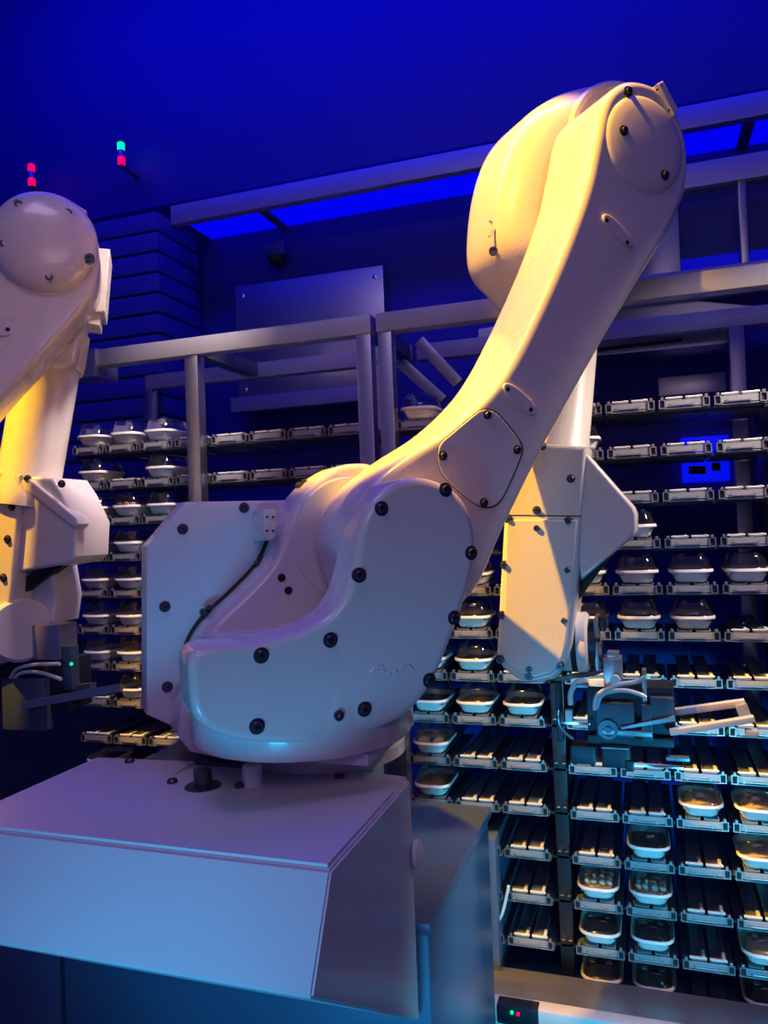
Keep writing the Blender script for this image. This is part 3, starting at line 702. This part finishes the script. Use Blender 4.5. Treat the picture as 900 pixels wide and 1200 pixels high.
# stainless panel behind the rack
lo, hi = bg(282, 470, 450, 312, 3.38)
sp = tag(empty('stainless_backsplash', ((lo[0] + hi[0]) / 2, 3.4, lo[1])), 'large brushed steel wall panel above the left rack', 'panel')
box('sheet', (lo[0], 3.36, lo[1]), (hi[0], 3.45, hi[1]), 'steel', sp, .003)
box('bottom_flange', (lo[0], 3.28, lo[1] - .07), (hi[0], 3.36, lo[1] + .0), 'steel_beam', sp, .003)
for x in (lo[0] + .04, hi[0] - .04):
    for z in (lo[1] + .05, hi[1] - .05):
        bm = bmesh.new(); lathe(bm, (x, 3.36, z), (0, -1, 0), [(.012, 0), (.012, .004), (.008, .006)], 12); finish(bm, 'rivet', 'chrome', sp)
# dome camera on the wall
q = aty(329, 300, 3.44)
dm = tag(empty('dome_camera', q), 'small dark dome camera on the wall above the steel panel', 'camera')
bm = bmesh.new(); abox(bm, (q.x - .055, 3.36, q.z - .02), (q.x + .055, 3.45, q.z + .05), .012); finish(bm, 'camera_housing', 'siding', dm)
bm = bmesh.new(); lathe(bm, (q.x, 3.40, q.z - .018), (0, 0, -1), [(.045, 0), (.043, .018), (.032, .034), (.012, .042)], 24); finish(bm, 'dome', 'rubber', dm)
# right cabinet with two windows
c0 = tag(empty('glazed_cabinet', (.6, 3.2, 2.3)), 'steel cabinet with two blue lit windows above the right rack', 'cabinet')
cy = 3.05
def cb(name, px0, py0, px1, py1, y0, y1, m):
    lo, hi = bg(px0, py0, px1, py1, cy); return box(name, (lo[0], y0, lo[1]), (hi[0], y1, hi[1]), m, c0, .003)
ll, hh = bg(640, 345, 1000, 205, cy)
box('sill', (ll[0], cy - .02, 2.50), (1.6, 3.3, 2.60), 'steel_beam', c0, .003)
xa = aty(745, 300, cy).x; xb = aty(797, 300, cy).x; xc = aty(873, 300, cy).x
box('stile', (xa - .06, cy - .01, 2.60), (xb, cy + .05, 2.98), 'steel', c0, .003)
box('stile', (xc - .013, cy - .01, 2.60), (xc + .013, cy + .03, 2.98), 'steel', c0, .003)
box('stile', (xc + .27, cy - .01, 2.60), (xc + .33, cy + .03, 2.98), 'steel', c0, .003)
box('head_rail', (xa - .065, cy - .02, 2.90), (1.6, cy + .055, 2.99), 'steel_beam', c0, .003)
for a, b in ((xb, xc - .013), (xc + .013, xc + .27)):
    wn_ = box('window', (a, cy + .01, 2.60), (b, cy + .016, 2.90), 'window_glass', c0, 0)
    box('light_strip', (a + .004, cy + .03, 2.605), (b - .004, cy + .05, 2.655), 'led_strip', wn_, .002)
    box('back_sheet', (a, cy + .12, 2.60), (b, cy + .13, 2.90), 'steel', wn_, 0)
# chute under the beam
ch = tag(empty('steel_chute', (.1, 3.0, 2.25)), 'wide brushed steel chute hanging under the right top beam', 'chute')
fc = Frame(Vector((0, 3.10, 2.2)), Vector((0, -1, 0)))
bm = bmesh.new(); fc.prism(bm, fc.trace([(560, 385), (800, 350), (888, 358), (864, 402), (690, 418), (560, 432)], 0), -.3, 0, .004); finish(bm, 'chute_hood', 'steel', ch, 25)
bm = bmesh.new(); fc.prism(bm, fc.trace([(560, 425), (800, 396), (800, 400), (560, 430)], 0), -.02, .006, 0); finish(bm, 'slot', 'hole', ch)
for i, (p0, p1) in enumerate((((492, 400), (538, 450)), ((470, 425), (520, 470)))):
    a, b = aty(*p0, 2.80 + .1 * i), aty(*p1, 2.80 + .1 * i); d = (b - a); bm = bmesh.new()
    obox(bm, (a + b) / 2, (d.normalized(), Vector((0, 1, 0)), d.normalized().cross(Vector((0, 1, 0)))), (d.length / 2, .02, .022), .003)
    finish(bm, 'diagonal_brace', 'grey_metal', rackR)
# glass fronted box and outlet board with painted blue glow seen through the upper lanes
lo, hi = bg(772, 465, 850, 436, 3.35)
gb = tag(box('mirror_panel', (lo[0], 3.34, lo[1]), (hi[0], 3.45, hi[1]), 'steel'), 'small shiny panel low under the chute, pale and blank', 'panel')
lo, hi = bg(800, 566, 853, 510, 3.42)
ob = tag(empty('outlet_board', (lo[0], 3.42, lo[1])), 'wall board with painted blue glow and dark sockets seen through the right rack', 'electrical board')
box('board', (lo[0], 3.40, lo[1]), (hi[0], 3.45, hi[1]), 'led_strip', ob)  # emission stands in for blue light on the board, which is no lamp
for px, py in ((812, 551), (822, 551), (839, 547), (815, 521)):
    q = aty(px, py, 3.4); box('socket', (q.x - .016, 3.385, q.z - .016), (q.x + .016, 3.402, q.z + .016), 'hole', ob, .003)
# signal towers hanging from the ceiling
for (px, py, y, lab) in ((142, 181, 3.1, 'tower signal lamp with green top and red bottom lit'), (37, 206, 3.1, 'dimmer tower signal lamp glowing red above the left robot')):
    q = aty(px, py, y); st = tag(empty('signal_tower', q), lab, 'signal lamp')
    h = .017
    for i, m in enumerate(('led_red', 'grey_metal', 'led_green' if px > 100 else 'led_red')):
        bm = bmesh.new(); z = q.z - .05 + i * .036; lathe(bm, (q.x, q.y, z), UP, [(h, 0), (h, .030), (h * .9, .034)], 20); finish(bm, 'lamp_segment', m, st)
    bm = bmesh.new(); lathe(bm, (q.x, q.y, q.z + .055), UP, [(.019, 0), (.019, .010), (.010, .014)], 14); abox(bm, (q.x - .012, q.y - .01, q.z - .062), (q.x + .012, 3.225, q.z - .051), .002); finish(bm, 'wall_bracket', 'dark_metal', st)
# status lights and cable on the base rail
sb = tag(empty('status_unit', aty(606, 1190, 2.24)), 'small status unit with a green and a red light under the base rail', 'indicator')
q = aty(606, 1192, 2.24); box('unit_case', (q.x - .06, 2.245, q.z - .03), (q.x + .06, 2.29, q.z + .025), 'black_metal', sb)
for px, m in ((600, 'led_green'), (607, 'led_red')):
    q = aty(px, 1186 if px == 600 else 1188, 2.245); bm = bmesh.new(); lathe(bm, q, (0, -1, 0), [(.005, 0), (.005, .004)], 12); finish(bm, 'indicator_light', m, sb)
